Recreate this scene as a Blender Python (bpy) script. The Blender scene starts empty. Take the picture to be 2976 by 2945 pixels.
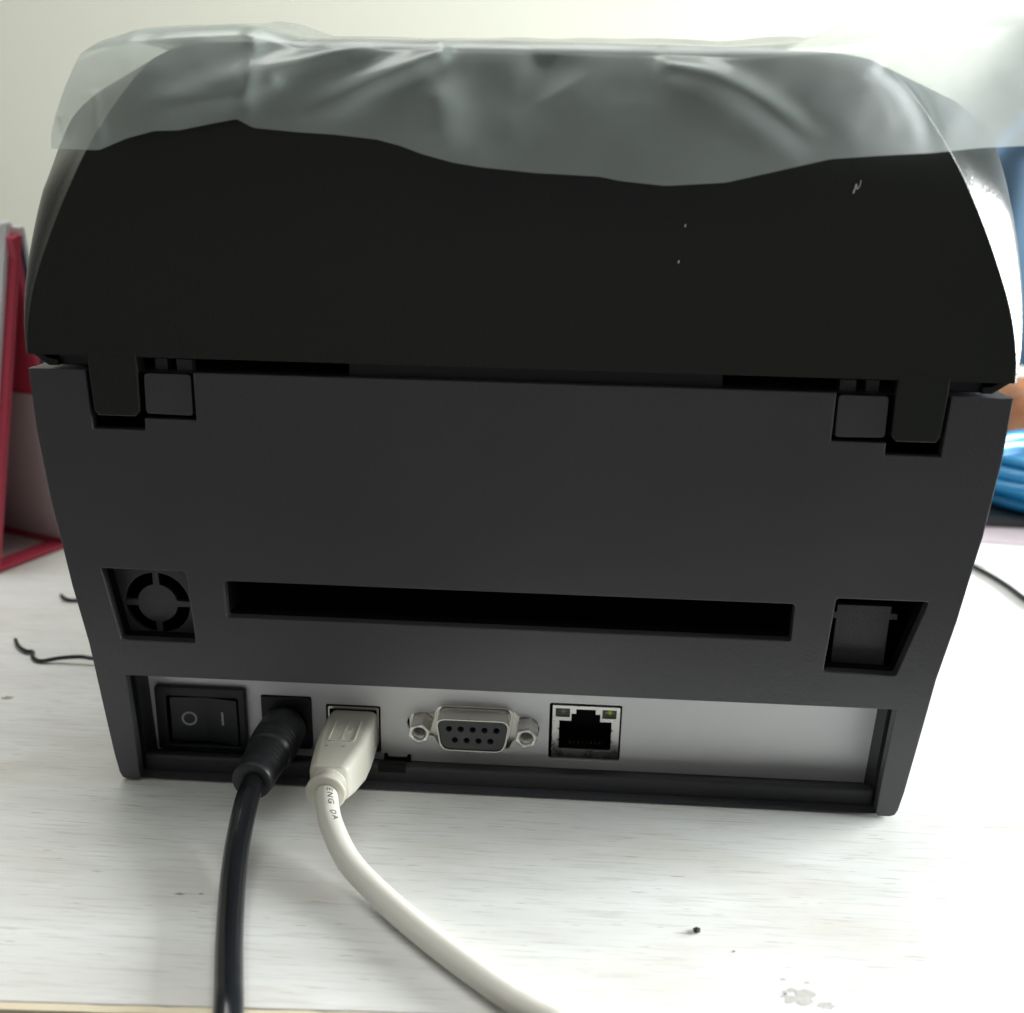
import bpy, bmesh, math, random
from mathutils import Vector, Matrix, noise
random.seed(4)
sc = bpy.context.scene
C = sc.collection
MM = 0.001

# ------------------------------------------------------------------ camera
cd = bpy.data.cameras.new('camera')
cam = bpy.data.objects.new('camera', cd); C.objects.link(cam)
cam.location = (0.0116528, -0.2125762, 0.139392)
cam.rotation_euler = (1.25909546, -0.0200915703, 0.0569123631)
cd.sensor_width = 36; cd.sensor_fit = 'HORIZONTAL'; cd.lens = 37.5
cd.clip_start = 0.005; cd.clip_end = 50
cd.dof.use_dof = True; cd.dof.focus_distance = 0.235; cd.dof.aperture_fstop = 15
sc.camera = cam

# ------------------------------------------------------------------ light
world = bpy.data.worlds.new('World'); sc.world = world; world.use_nodes = True
bg = world.node_tree.nodes['Background']
bg.inputs[0].default_value = (1.0, 0.99, 0.95, 1); bg.inputs[1].default_value = 0.20
def area(name, loc, target, sx, sy, power, col):
    l = bpy.data.lights.new(name, 'AREA'); l.shape = 'RECTANGLE'; l.size = sx; l.size_y = sy
    l.energy = power; l.color = col
    o = bpy.data.objects.new(name, l); C.objects.link(o); o.location = loc
    o.rotation_euler = (Vector(target) - Vector(loc)).to_track_quat('-Z', 'Y').to_euler()
    return o
area('window_light', (0.95, 0.25, 0.23), (0.0, 0.13, 0.08), 0.72, 0.40, 40.0, (0.95, 0.99, 1.0))
area('ceiling_light', (-0.10, 0.33, 1.46), (-0.10, 0.33, 0.0), 1.2, 0.55, 12.5, (1.0, 0.99, 0.97))
sc.view_settings.view_transform = 'Standard'; sc.view_settings.look = 'None'
sc.view_settings.exposure = 0.1; sc.view_settings.gamma = 1.0
sc.render.film_transparent = False
sc.cycles.max_bounces = 12; sc.cycles.transparent_max_bounces = 16

# ------------------------------------------------------------------ materials
def mat(name, col, rough=0.5, metal=0.0, spec=0.5, bump=None, vary=None, coat=0.0, wave=None):
    m = bpy.data.materials.new(name); m.use_nodes = True
    nt = m.node_tree; b = nt.nodes['Principled BSDF']
    b.inputs['Base Color'].default_value = (*col, 1); b.inputs['Roughness'].default_value = rough
    b.inputs['Metallic'].default_value = metal; b.inputs['Specular IOR Level'].default_value = spec
    b.inputs['Coat Weight'].default_value = coat
    tc = nt.nodes.new('ShaderNodeTexCoord')
    if vary:
        sc_, amt = vary
        n = nt.nodes.new('ShaderNodeTexNoise'); n.inputs['Scale'].default_value = sc_; n.inputs['Detail'].default_value = 5
        nt.links.new(tc.outputs['Object'], n.inputs['Vector'])
        mx = nt.nodes.new('ShaderNodeMix'); mx.data_type = 'RGBA'
        mx.inputs[6].default_value = (*[c * (1 - amt) for c in col], 1)
        mx.inputs[7].default_value = (*[min(1, c * (1 + amt)) for c in col], 1)
        nt.links.new(n.outputs['Fac'], mx.inputs[0]); nt.links.new(mx.outputs[2], b.inputs['Base Color'])
        mr = nt.nodes.new('ShaderNodeMapRange'); mr.inputs[3].default_value = rough * 0.85; mr.inputs[4].default_value = min(1, rough * 1.15)
        nt.links.new(n.outputs['Fac'], mr.inputs[0]); nt.links.new(mr.outputs[0], b.inputs['Roughness'])
    if wave:
        nw = nt.nodes.new('ShaderNodeTexNoise'); nw.inputs['Scale'].default_value = wave[0]; nw.inputs['Detail'].default_value = 1
        nt.links.new(tc.outputs['Object'], nw.inputs['Vector'])
        bw = nt.nodes.new('ShaderNodeBump'); bw.inputs['Strength'].default_value = 1.0; bw.inputs['Distance'].default_value = wave[1]
        nt.links.new(nw.outputs['Fac'], bw.inputs['Height']); nt.links.new(bw.outputs[0], b.inputs['Normal'])
    if bump:
        sc_, st, dist = bump
        n2 = nt.nodes.new('ShaderNodeTexNoise'); n2.inputs['Scale'].default_value = sc_; n2.inputs['Detail'].default_value = 2
        nt.links.new(tc.outputs['Object'], n2.inputs['Vector'])
        bp = nt.nodes.new('ShaderNodeBump'); bp.inputs['Strength'].default_value = st; bp.inputs['Distance'].default_value = dist
        nt.links.new(n2.outputs['Fac'], bp.inputs['Height'])
        if wave: nt.links.new(bw.outputs[0], bp.inputs['Normal'])
        nt.links.new(bp.outputs[0], b.inputs['Normal'])
    return m
M_cover = mat('charcoal_cover_plastic', (0.019, 0.022, 0.018), 0.24, spec=0.35, bump=(1500, 0.5, 0.0001), vary=(18, 0.10))
M_body = mat('grey_black_body_plastic', (0.054, 0.053, 0.060), 0.36, spec=0.6, bump=(1900, 0.45, 0.00015), vary=(22, 0.22))
M_body_shade = mat('shade_darkened_body_plastic', (0.022, 0.024, 0.024), 0.5, bump=(1900, 0.3, 0.00015), vary=(20, 0.1))  # same plastic as the body; shade on ledge and legs put into its colour
M_inner = mat('shade_black_inner_plastic', (0.006, 0.006, 0.006), 0.7, spec=0.2)  # cavity shade put into the inner plastic's colour; the panel clip is black itself
M_black = mat('black_moulded_plastic', (0.016, 0.018, 0.019), 0.42, bump=(1800, 0.2, 0.0001))
M_rocker = mat('rocker_plastic', (0.024, 0.029, 0.030), 0.4)
M_panel = mat('silver_painted_metal', (0.90, 0.91, 0.92), 0.50, metal=0.25, bump=(2600, 0.25, 0.00008), vary=(60, 0.03))
M_nickel = mat('nickel_plate', (0.74, 0.71, 0.66), 0.20, metal=1.0, vary=(300, 0.06))
M_steel = mat('bright_steel', (0.80, 0.79, 0.76), 0.28, metal=1.0, vary=(200, 0.05))
M_insert = mat('dark_grey_insert', (0.055, 0.058, 0.060), 0.5)
M_gold = mat('gold_contact', (0.45, 0.36, 0.2), 0.35, metal=1.0)
M_ledbox = mat('led_window_grey', (0.06, 0.065, 0.055), 0.3)
M_ledgrn = mat('green_led_resin', (0.35, 0.50, 0.04), 0.25)
M_ledgry = mat('clear_led_resin', (0.25, 0.25, 0.22), 0.25)
M_mark = mat('grey_print', (0.46, 0.46, 0.44), 0.6)
M_white = mat('cream_plug_plastic', (0.74, 0.71, 0.61), 0.38, bump=(900, 0.15, 0.0001), vary=(120, 0.03))
M_wcable = mat('cream_cable_sheath', (0.80, 0.78, 0.70), 0.36, vary=(150, 0.03), bump=(500, 0.08, 0.0002))
M_ink = mat('black_ink', (0.03, 0.03, 0.03), 0.6)
M_bcable = mat('black_cable_sheath', (0.010, 0.011, 0.013), 0.16, vary=(120, 0.1), bump=(260, 0.10, 0.0003))
M_pink = mat('crimson_card', (0.52, 0.05, 0.09), 0.5, vary=(30, 0.08))
M_paper = mat('white_paper', (0.78, 0.79, 0.80), 0.7)
M_navy = mat('navy_card', (0.03, 0.03, 0.09), 0.5)
M_lining = mat('grey_lining_paper', (0.52, 0.47, 0.48), 0.7, vary=(20, 0.05))
M_blue = mat('bright_blue_sheath', (0.015, 0.23, 0.48), 0.22, vary=(60, 0.15))
M_leather = mat('orange_brown_leather', (0.30, 0.12, 0.05), 0.5, bump=(300, 0.3, 0.0005), vary=(40, 0.2))
M_part = mat('slate_blue_fabric', (0.030, 0.062, 0.100), 0.85, vary=(10, 0.15))
M_edge = mat('tan_edge_band', (0.80, 0.70, 0.50), 0.5, vary=(25, 0.2))
M_floor = mat('grey_floor', (0.3, 0.29, 0.27), 0.6, vary=(3, 0.1))
M_pinkpaper = mat('pinkish_printed_paper', (0.50, 0.43, 0.46), 0.7, vary=(45, 0.25))
M_dust = mat('pale_lint', (0.6, 0.6, 0.55), 0.8)
M_crumb = mat('dark_crumb', (0.02, 0.02, 0.018), 0.8)

def wall_mat():
    m = mat('cream_green_wall_paint', (0.54, 0.54, 0.46), 0.8, vary=(2.5, 0.03), bump=(120, 0.1, 0.001)); return m
M_wall = wall_mat()

def desk_mat():
    m = bpy.data.materials.new('whitewashed_wood_laminate'); m.use_nodes = True
    nt = m.node_tree; L = nt.links; b = nt.nodes['Principled BSDF']
    b.inputs['Roughness'].default_value = 0.38; b.inputs['Specular IOR Level'].default_value = 0.45
    tc = nt.nodes.new('ShaderNodeTexCoord')
    def streak(sx, sy, detail, lo, hi, rough=0.6):
        mp = nt.nodes.new('ShaderNodeMapping'); mp.inputs['Scale'].default_value = (sx, sy, 1)
        L.new(tc.outputs['Object'], mp.inputs['Vector'])
        n = nt.nodes.new('ShaderNodeTexNoise'); n.inputs['Scale'].default_value = 1; n.inputs['Detail'].default_value = detail
        n.inputs['Roughness'].default_value = rough
        L.new(mp.outputs[0], n.inputs['Vector'])
        r = nt.nodes.new('ShaderNodeMapRange'); r.inputs[1].default_value = lo; r.inputs[2].default_value = hi
        L.new(n.outputs['Fac'], r.inputs[0]); return r.outputs[0]
    def mix(f, a, b_):
        mx = nt.nodes.new('ShaderNodeMix'); mx.data_type = 'RGBA'
        L.new(f, mx.inputs[0])
        for i, v in ((6, a), (7, b_)):
            if isinstance(v, tuple): mx.inputs[i].default_value = (*v, 1)
            else: L.new(v, mx.inputs[i])
        return mx.outputs[2]
    broad = mix(streak(14, 90, 4, 0.32, 0.68), (0.70, 0.70, 0.67), (0.82, 0.83, 0.81))
    warm = mix(streak(18, 40, 3, 0.50, 0.78), broad, (0.66, 0.63, 0.57))
    fine_f = streak(70, 1300, 3, 0.52, 0.80)
    fine = mix(fine_f, warm, (0.55, 0.54, 0.50))
    dash = streak(110, 2100, 2, 0.665, 0.72)
    out = mix(dash, fine, (0.44, 0.43, 0.40))
    L.new(out, b.inputs['Base Color'])
    bp = nt.nodes.new('ShaderNodeBump'); bp.inputs['Strength'].default_value = 0.12; bp.inputs['Distance'].default_value = 0.0003
    bp.invert = True
    L.new(fine_f, bp.inputs['Height']); L.new(bp.outputs[0], b.inputs['Normal'])
    return m
M_desk = desk_mat()

def film_mat():
    m = bpy.data.materials.new('milky_protective_film'); m.use_nodes = True
    nt = m.node_tree; L = nt.links; nt.nodes.clear()
    out = nt.nodes.new('ShaderNodeOutputMaterial')
    tr = nt.nodes.new('ShaderNodeBsdfTransparent'); tr.inputs[0].default_value = (0.97, 1.0, 0.99, 1)
    df = nt.nodes.new('ShaderNodeBsdfDiffuse'); df.inputs[0].default_value = (0.88, 1.0, 0.95, 1)
    tl = nt.nodes.new('ShaderNodeBsdfTranslucent'); tl.inputs[0].default_value = (0.93, 0.98, 0.97, 1)
    gl = nt.nodes.new('ShaderNodeBsdfGlossy'); gl.inputs['Roughness'].default_value = 0.22
    a = nt.nodes.new('ShaderNodeMixShader'); a.inputs[0].default_value = 0.42
    L.new(df.outputs[0], a.inputs[1]); L.new(tl.outputs[0], a.inputs[2])
    tc = nt.nodes.new('ShaderNodeTexCoord'); n = nt.nodes.new('ShaderNodeTexNoise'); n.inputs['Scale'].default_value = 35
    L.new(tc.outputs['Object'], n.inputs['Vector'])
    mr = nt.nodes.new('ShaderNodeMapRange'); mr.inputs[1].default_value = 0.3; mr.inputs[2].default_value = 0.7
    mr.inputs[3].default_value = 0.47; mr.inputs[4].default_value = 0.62
    L.new(n.outputs['Fac'], mr.inputs[0])
    b = nt.nodes.new('ShaderNodeMixShader'); L.new(mr.outputs[0], b.inputs[0])
    L.new(tr.outputs[0], b.inputs[1]); L.new(a.outputs[0], b.inputs[2])
    fr = nt.nodes.new('ShaderNodeFresnel'); fr.inputs[0].default_value = 1.45
    c = nt.nodes.new('ShaderNodeMixShader'); L.new(fr.outputs[0], c.inputs[0])
    L.new(b.outputs[0], c.inputs[1]); L.new(gl.outputs[0], c.inputs[2])
    L.new(c.outputs[0], out.inputs[0])
    return m
M_film = film_mat()

# ------------------------------------------------------------------ helpers (all coordinates in millimetres)
WL = {}
def wloc(o): return WL.get(o.name, Vector((0, 0, 0)))
def tag(o, label, cat, group=None):
    o['label'] = label; o['category'] = cat
    if group: o['group'] = group
    return o
def empty(name, loc, label, cat, group=None):
    o = bpy.data.objects.new(name, None); C.objects.link(o); o.empty_display_size = 0.02
    o.location = Vector(loc) * MM; WL[o.name] = Vector(loc) * MM
    return tag(o, label, cat, group)
def mesh(name, verts, faces, m, parent=None, smooth=False, bevel=0.0, seg=2, angle=35):
    vs = [Vector(v) * MM for v in verts]
    lo = Vector([min(v[i] for v in vs) for i in range(3)]); hi = Vector([max(v[i] for v in vs) for i in range(3)])
    c = (lo + hi) / 2
    me = bpy.data.meshes.new(name); me.from_pydata([v - c for v in vs], [], faces)
    me.materials.append(m); me.validate()
    for p in me.polygons: p.use_smooth = smooth
    me.update()
    o = bpy.data.objects.new(name, me); C.objects.link(o)
    if parent: o.parent = parent; o.location = c - wloc(parent)
    else: o.location = c
    WL[o.name] = c
    if bevel:
        b = o.modifiers.new('bevel', 'BEVEL'); b.width = bevel * MM; b.segments = seg
        b.limit_method = 'ANGLE'; b.angle_limit = math.radians(angle); b.harden_normals = False
    return o
def box(name, x0, x1, y0, y1, z0, z1, m, parent=None, bevel=0.0):
    v = [(x, y, z) for x in (x0, x1) for y in (y0, y1) for z in (z0, z1)]
    f = [(0, 1, 3, 2), (4, 6, 7, 5), (0, 4, 5, 1), (2, 3, 7, 6), (0, 2, 6, 4), (1, 5, 7, 3)]
    return mesh(name, v, f, m, parent, bevel=bevel)
def plate_data(outer, holes, y0, y1, bev):
    cu = bpy.data.curves.new('tmp', 'CURVE'); cu.dimensions = '2D'; cu.fill_mode = 'BOTH'
    for poly in [outer] + list(holes):
        s = cu.splines.new('POLY'); s.points.add(len(poly) - 1); s.use_cyclic_u = True
        for i, (x, z) in enumerate(poly): s.points[i].co = (x, z, 0, 1)
    cu.extrude = (y1 - y0) / 2 - bev; cu.bevel_depth = bev; cu.offset = -bev; cu.bevel_resolution = 1
    o = bpy.data.objects.new('tmp', cu); C.objects.link(o)
    dg = bpy.context.evaluated_depsgraph_get(); me = o.evaluated_get(dg).to_mesh()
    ym = (y0 + y1) / 2
    v = [(p.co.x, ym - p.co.z, p.co.y) for p in me.vertices]; f = [tuple(p.vertices) for p in me.polygons]
    o.evaluated_get(dg).to_mesh_clear()
    bpy.data.objects.remove(o); bpy.data.curves.remove(cu)
    return v, f
def plate(name, outer, holes, y0, y1, m, parent=None, bev=0.2):
    v, f = plate_data(outer, holes, y0, y1, bev)
    return mesh(name, v, f, m, parent)
def catmull(pts, n=8):
    P = [Vector(p) for p in pts]; out = []
    for i in range(len(P) - 1):
        p0 = P[i - 1] if i else P[0] * 2 - P[1]; p1, p2 = P[i], P[i + 1]
        p3 = P[i + 2] if i + 2 < len(P) else P[-1] * 2 - P[-2]
        for k in range(n):
            t = k / n
            out.append(0.5 * ((2 * p1) + (p2 - p0) * t + (2 * p0 - 5 * p1 + 4 * p2 - p3) * t * t + (3 * p1 - p0 - 3 * p2 + p3) * t ** 3))
    out.append(P[-1]); return out
def frames(path, up=Vector((0, 0, 1))):
    fr = []
    for i, p in enumerate(path):
        t = (path[min(i + 1, len(path) - 1)] - path[max(i - 1, 0)]).normalized()
        n = (up - t * up.dot(t))
        n = n.normalized() if n.length > 1e-4 else Vector((0, 1, 0))
        fr.append((p, t, n, t.cross(n)))
    return fr
def tube(name, pts, r, m, parent=None, seg=16, n=8, closed=False, raw=False, up=Vector((0, 0, 1))):
    path = [Vector(p) for p in pts] if raw else catmull(pts, n)
    fr = frames(path, up); v = []; f = []
    rr = r if callable(r) else (lambda t: r)
    for i, (p, t, a, b) in enumerate(fr):
        q = rr(i / (len(fr) - 1))
        for k in range(seg):
            th = 2 * math.pi * k / seg; v.append(p + (a * math.cos(th) + b * math.sin(th)) * q)
    for i in range(len(fr) - 1):
        for k in range(seg):
            k2 = (k + 1) % seg; f.append((i * seg + k, i * seg + k2, (i + 1) * seg + k2, (i + 1) * seg + k))
    f.append(tuple(range(seg))[::-1]); f.append(tuple((len(fr) - 1) * seg + k for k in range(seg)))
    return mesh(name, v, f, m, parent, smooth=True)
def lathe(name, c, axis, prof, m, parent=None, seg=32, smooth=True, sides=None, cap=True):
    # prof: list of (distance along axis, radius)
    ax = Vector(axis).normalized(); a = ax.orthogonal().normalized()
    a = (Vector((0, 0, 1)) - ax * ax.z).normalized() if abs(ax.z) < 0.9 else a
    b = ax.cross(a); c = Vector(c); s = sides or seg; v = []; f = []
    for d, r in prof:
        for k in range(s):
            th = 2 * math.pi * k / s; v.append(c + ax * d + (a * math.cos(th) + b * math.sin(th)) * r)
    for i in range(len(prof) - 1):
        for k in range(s):
            k2 = (k + 1) % s; f.append((i * s + k, i * s + k2, (i + 1) * s + k2, (i + 1) * s + k))
    if cap:
        f.append(tuple(range(s))[::-1]); f.append(tuple((len(prof) - 1) * s + k for k in range(s)))
    return mesh(name, v, f, m, parent, smooth=smooth)
def rrect(x0, x1, z0, z1, r, n=4):
    out = []
    for cx, cz, a0 in ((x1 - r, z1 - r, 0), (x0 + r, z1 - r, 90), (x0 + r, z0 + r, 180), (x1 - r, z0 + r, 270)):
        for k in range(n + 1):
            a = math.radians(a0 + 90 * k / n); out.append((cx + r * math.cos(a), cz + r * math.sin(a)))
    return out
def circ(cx, cz, r, n=24, a0=0.0): return [(cx + r * math.cos(a0 + 2 * math.pi * k / n), cz + r * math.sin(a0 + 2 * math.pi * k / n)) for k in range(n)]
def mir(poly): return [(-x, z) for x, z in poly][::-1]
def loft(name, rings, m, parent=None, smooth=True, cap=True, bevel=0.0):
    s = len(rings[0]); v = [p for r in rings for p in r]; f = []
    for i in range(len(rings) - 1):
        for k in range(s):
            k2 = (k + 1) % s; f.append((i * s + k, i * s + k2, (i + 1) * s + k2, (i + 1) * s + k))
    if cap: f.append(tuple(range(s))[::-1]); f.append(tuple((len(rings) - 1) * s + k for k in range(s)))
    return mesh(name, v, f, m, parent, smooth=smooth, bevel=bevel)

# ------------------------------------------------------------------ setting
def struct(o): o['kind'] = 'structure'; return o
struct(mesh('wall', [(-2500, 1000, -750), (2500, 1000, -750), (2500, 1000, 2200), (-2500, 1000, 2200)], [(0, 1, 2, 3)], M_wall))
struct(mesh('floor', [(-2500, -2000, -750), (2500, -2000, -750), (2500, 1000, -750), (-2500, 1000, -750)], [(0, 1, 2, 3)], M_floor))

struct(mesh('rear_wall_of_room', [(-2500, -1700, -750), (2500, -1700, -750), (2500, -1700, 1500), (-2500, -1700, 1500)], [(3, 2, 1, 0)], mat('warm_grey_wall_paint', (0.26, 0.25, 0.26), 0.85)))
struct(mesh('ceiling', [(-2500, -2400, 1500), (2500, -2400, 1500), (2500, 1000, 1500), (-2500, 1000, 1500)], [(3, 2, 1, 0)], mat('white_ceiling_paint', (0.8, 0.81, 0.78), 0.85)))
# blue curtain beside the window: gathered panel flaring out towards its foot
v = []; f = []; NX, NZ = 120, 40
for j_ in range(NZ + 1):
    z_ = -700 + 2120 * j_ / NZ
    left = 408 + 92 * min(1, max(0, (z_ - 150) / 95)) ** 1.3
    for i_ in range(NX + 1):
        x_ = left + (1150 - left) * i_ / NX
        fold = 14 * math.sin(i_ * 0.62) + 7 * noise.noise(Vector((i_ * 0.09, z_ * 0.002, 1.1)))
        v.append((x_, 925 + fold * (0.6 + 0.4 * min(1, max(0, (600 - z_) / 1200))), z_))
for j_ in range(NZ):
    for i_ in range(NX):
        a = j_ * (NX + 1) + i_; f.append((a, a + 1, a + NX + 2, a + NX + 1))
cur = mesh('curtain', v, f, M_part, None, smooth=True)  # only its flared foot shows; unseen rest added to darken the lid chamfer's reflection
m_ = cur.modifiers.new('thickness', 'SOLIDIFY'); m_.thickness = 0.002
tag(cur, 'slate blue curtain hanging at the right edge beyond the printer', 'curtain')

# desk: front edge runs 2.35 degrees off the printer
dk = empty('desk', (0, 250, -25), 'whitewashed wood laminate desk top carrying the printer', 'desk')
th = math.radians(2.35)
def dpt(u, w, z): return (u * math.cos(th) - w * math.sin(th), -65.2 + u * math.sin(th) + w * math.cos(th), z)
def dbox(name, u0, u1, w0, w1, z0, z1, m, bev, n=1):
    v = []; f = []
    v = [dpt(u, w, z) for u in (u0, u1) for w in (w0, w1) for z in (z0, z1)]
    f = [(0, 1, 3, 2), (4, 6, 7, 5), (0, 4, 5, 1), (2, 3, 7, 6), (0, 2, 6, 4), (1, 5, 7, 3)]
    return mesh(name, v, f, m, dk, bevel=bev)
dbox('tabletop', -620, 620, 0, 660, -25, 0, M_desk, 0.25)
# edge band, its top edge slightly nicked
v = []; f = []; N = 420
for i in range(N + 1):
    u = -620 + 1240 * i / N
    j = noise.noise(Vector((u * 0.35, 3.1, 0))); k = noise.noise(Vector((u * 0.06, 9.1, 0)))
    zt = -0.25 - max(0, j) * 0.5; w0 = -1.3 + k * 0.15
    for (w, z) in ((-0.05, zt), (w0, zt - 0.35), (w0 - 0.1, -12), (w0, -25), (-0.05, -25)):
        v.append(dpt(u, w, z))
for i in range(N):
    for k in range(4): f.append((i * 5 + k, (i + 1) * 5 + k, (i + 1) * 5 + k + 1, i * 5 + k + 1))
mesh('edge_band', v, f, M_edge, dk, smooth=False)
box('leg', -590, -550, 480, 520, -750, -25.5, M_steel, dk, bevel=1)
box('leg', 540, 580, 520, 560, -750, -25.5, M_steel, dk, bevel=1)
box('leg', -580, -540, -60, -20, -750, -25.5, M_steel, dk, bevel=1)
box('leg', 550, 590, -20, 20, -750, -25.5, M_steel, dk, bevel=1)
# scuffs and chips in the laminate (thin irregular patches)
def blotch(name, cx, cy, rx, ry, z, m, parent, seed, n=40, rough=0.35, hole=0.0):
    v = []; f = []
    for i in range(n):
        a = 2 * math.pi * i / n; q = 1 + rough * noise.noise(Vector((math.cos(a) * 2.2 + seed, math.sin(a) * 2.2, seed))) * 2
        v.append((cx + rx * q * math.cos(a), cy + ry * q * math.sin(a), z))
    if hole:
        for i in range(n):
            a = 2 * math.pi * i / n; q = hole * (1 + 0.8 * noise.noise(Vector((math.cos(a) * 2 + seed, math.sin(a) * 2, seed + 4))))
            v.append((cx - rx * 0.25 + rx * q * math.cos(a), cy + ry * 0.25 + ry * q * math.sin(a), z))
        for i in range(n): f.append((i, (i + 1) % n, n + (i + 1) % n, n + i))
    else: f.append(tuple(range(n)))
    return mesh(name, v, f, m, parent)
M_scuff = mat('worn_grey_laminate', (0.50, 0.48, 0.46), 0.7, vary=(900, 0.35))
M_brown = mat('brown_grey_mark', (0.34, 0.31, 0.28), 0.7, vary=(900, 0.3))
blotch('scuff', 56.0, -56.6, 2.9, 1.9, 0.04, M_scuff, dk, 1.3, hole=0.28)
blotch('scuff', 60.6, -58.4, 1.4, 0.8, 0.04, M_scuff, dk, 4.3)
blotch('scuff', 54.5, -52.6, 0.5, 0.3, 0.04, M_scuff, dk, 6.3)
blotch('scuff', 58.6, -53.2, 0.5, 0.25, 0.04, M_scuff, dk, 8.1)
blotch('scuff', -61.5, -38.6, 0.95, 0.32, 0.04, M_brown, dk, 2.2)
blotch('scuff', -57.3, -38.2, 0.5, 0.18, 0.04, M_brown, dk, 3.7)
blotch('scuff', -135.5, 36.0, 1.4, 0.9, 0.04, M_brown, dk, 5.2)

# ------------------------------------------------------------------ printer
pr = empty('label_printer', (0, 115, 0), 'charcoal black label printer with arched lid, seen from its port side', 'printer')

# body shell walls
side = [(99.8, 97.0), (99.6, 84), (98.3, 68), (97.2, 60), (95.8, 49), (93.4, 35), (92.1, 23), (90.3, 7), (89.5, 2.2), (88.9, 0.9), (87.8, 0.5)]
top_r = [(65.2, 97.0), (65.2, 87.1), (76.2, 87.1), (76.2, 84.6), (87.4, 84.6), (87.8, 97.0)]
inner_r = [(85.2, 0.5), (84.7, 1.2), (84.9, 9), (85.8, 27.4)]
outer = top_r + side + inner_r
outer = outer + [(-x, z) for x, z in outer[::-1]]
slot = [(61.6, 51.3), (61.6, 42.7), (-61.6, 42.7), (-61.6, 51.3)]
def rc(poly, r=0.5, n=3):  # round polygon corners
    out = []; L = len(poly)
    for i in range(L):
        p = Vector(poly[i]); a = (Vector(poly[i - 1]) - p); b = (Vector(poly[(i + 1) % L]) - p)
        d = min(r, a.length / 2, b.length / 2); a.normalize(); b.normalize()
        q0, q1 = p + a * d, p + b * d
        for k in range(n + 1):
            t = k / n; out.append(tuple((1 - t) ** 2 * q0 + 2 * t * (1 - t) * p + t * t * q1))
    return out
fan_hole = [(-88.9, 53.2), (-69.9, 53.2), (-69.0, 36.2), (-85.9, 36.2)]
box_hole = [(70.1, 53.0), (89.4, 53.0), (84.7, 35.5), (69.2, 35.9)]
plate('rear_wall', outer, [rc(slot, 0.7), rc(fan_hole, 0.7), rc(box_hole, 0.7)], 0, 2.6, M_body, pr, bev=0.25)
outB = [(64, 96.4)] + [(x - 0.4, z - 0.3) for x, z in side[:8]] + [(86.2, 0.7), (86.2, 27.9)]
outB = outB + [(-x, z) for x, z in outB[::-1]]
grow = lambda poly, g: [(x + (g if x > sum(p[0] for p in poly) / 4 else -g), z + (g if z > sum(p[1] for p in poly) / 4 else -g)) for x, z in poly]
nL = [(-87.6, 84.4), (-76.3, 84.4), (-76.3, 86.9), (-65.0, 86.9), (-65.0, 96), (-87.6, 96)]
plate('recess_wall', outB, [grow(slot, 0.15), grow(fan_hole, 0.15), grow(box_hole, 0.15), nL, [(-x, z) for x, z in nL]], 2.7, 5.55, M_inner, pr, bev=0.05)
nl = [(-87.2, 84), (-65.5, 84), (-65.5, 95.0), (-87.2, 95.0)]
nr = [(87.2, 84), (65.5, 84), (65.5, 95.0), (87.2, 95.0)]
big_r = [(68.5, 53.5), (92, 53.5), (88, 31), (68.5, 31)]
big_l = [(-91.0, 53.8), (-68.5, 53.8), (-68.5, 31), (-88, 31)]
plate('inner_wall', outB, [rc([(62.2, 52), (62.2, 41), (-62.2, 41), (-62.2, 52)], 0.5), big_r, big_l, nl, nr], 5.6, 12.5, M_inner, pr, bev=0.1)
# body shell (sides, going forward) and closed dark core
prof = [(x, z) for x, z in side]
prof = prof + [(-x, z) for x, z in prof[::-1]]
def shell(name, prof2, y0, y1, m, parent, shrink=0.0, cap=True):
    r = [[(x, y, z) for x, z in prof2] for y in (y0, y1)]
    return loft(name, r, m, parent, smooth=False, cap=cap)
s1 = [(x * 0.9985, z * 0.998 + 0.1) for x, z in prof]
shell('side_shell', s1, 0.9, 236, M_body, pr, cap=False)
core = [(x * 0.975, z - 0.9 if z > 90 else z + 0.9) for x, z in prof]
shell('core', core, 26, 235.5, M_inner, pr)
box('top_deck', -97, 97, 5.6, 235, 95.6, 96.3, M_inner, pr)
box('lid_liner', -33.5, 43, 3.2, 6, 94, 100.6, M_black, pr, bevel=0.2)
box('lid_liner', -96, 96, 17, 19, 94, 101, M_inner, pr)
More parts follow.
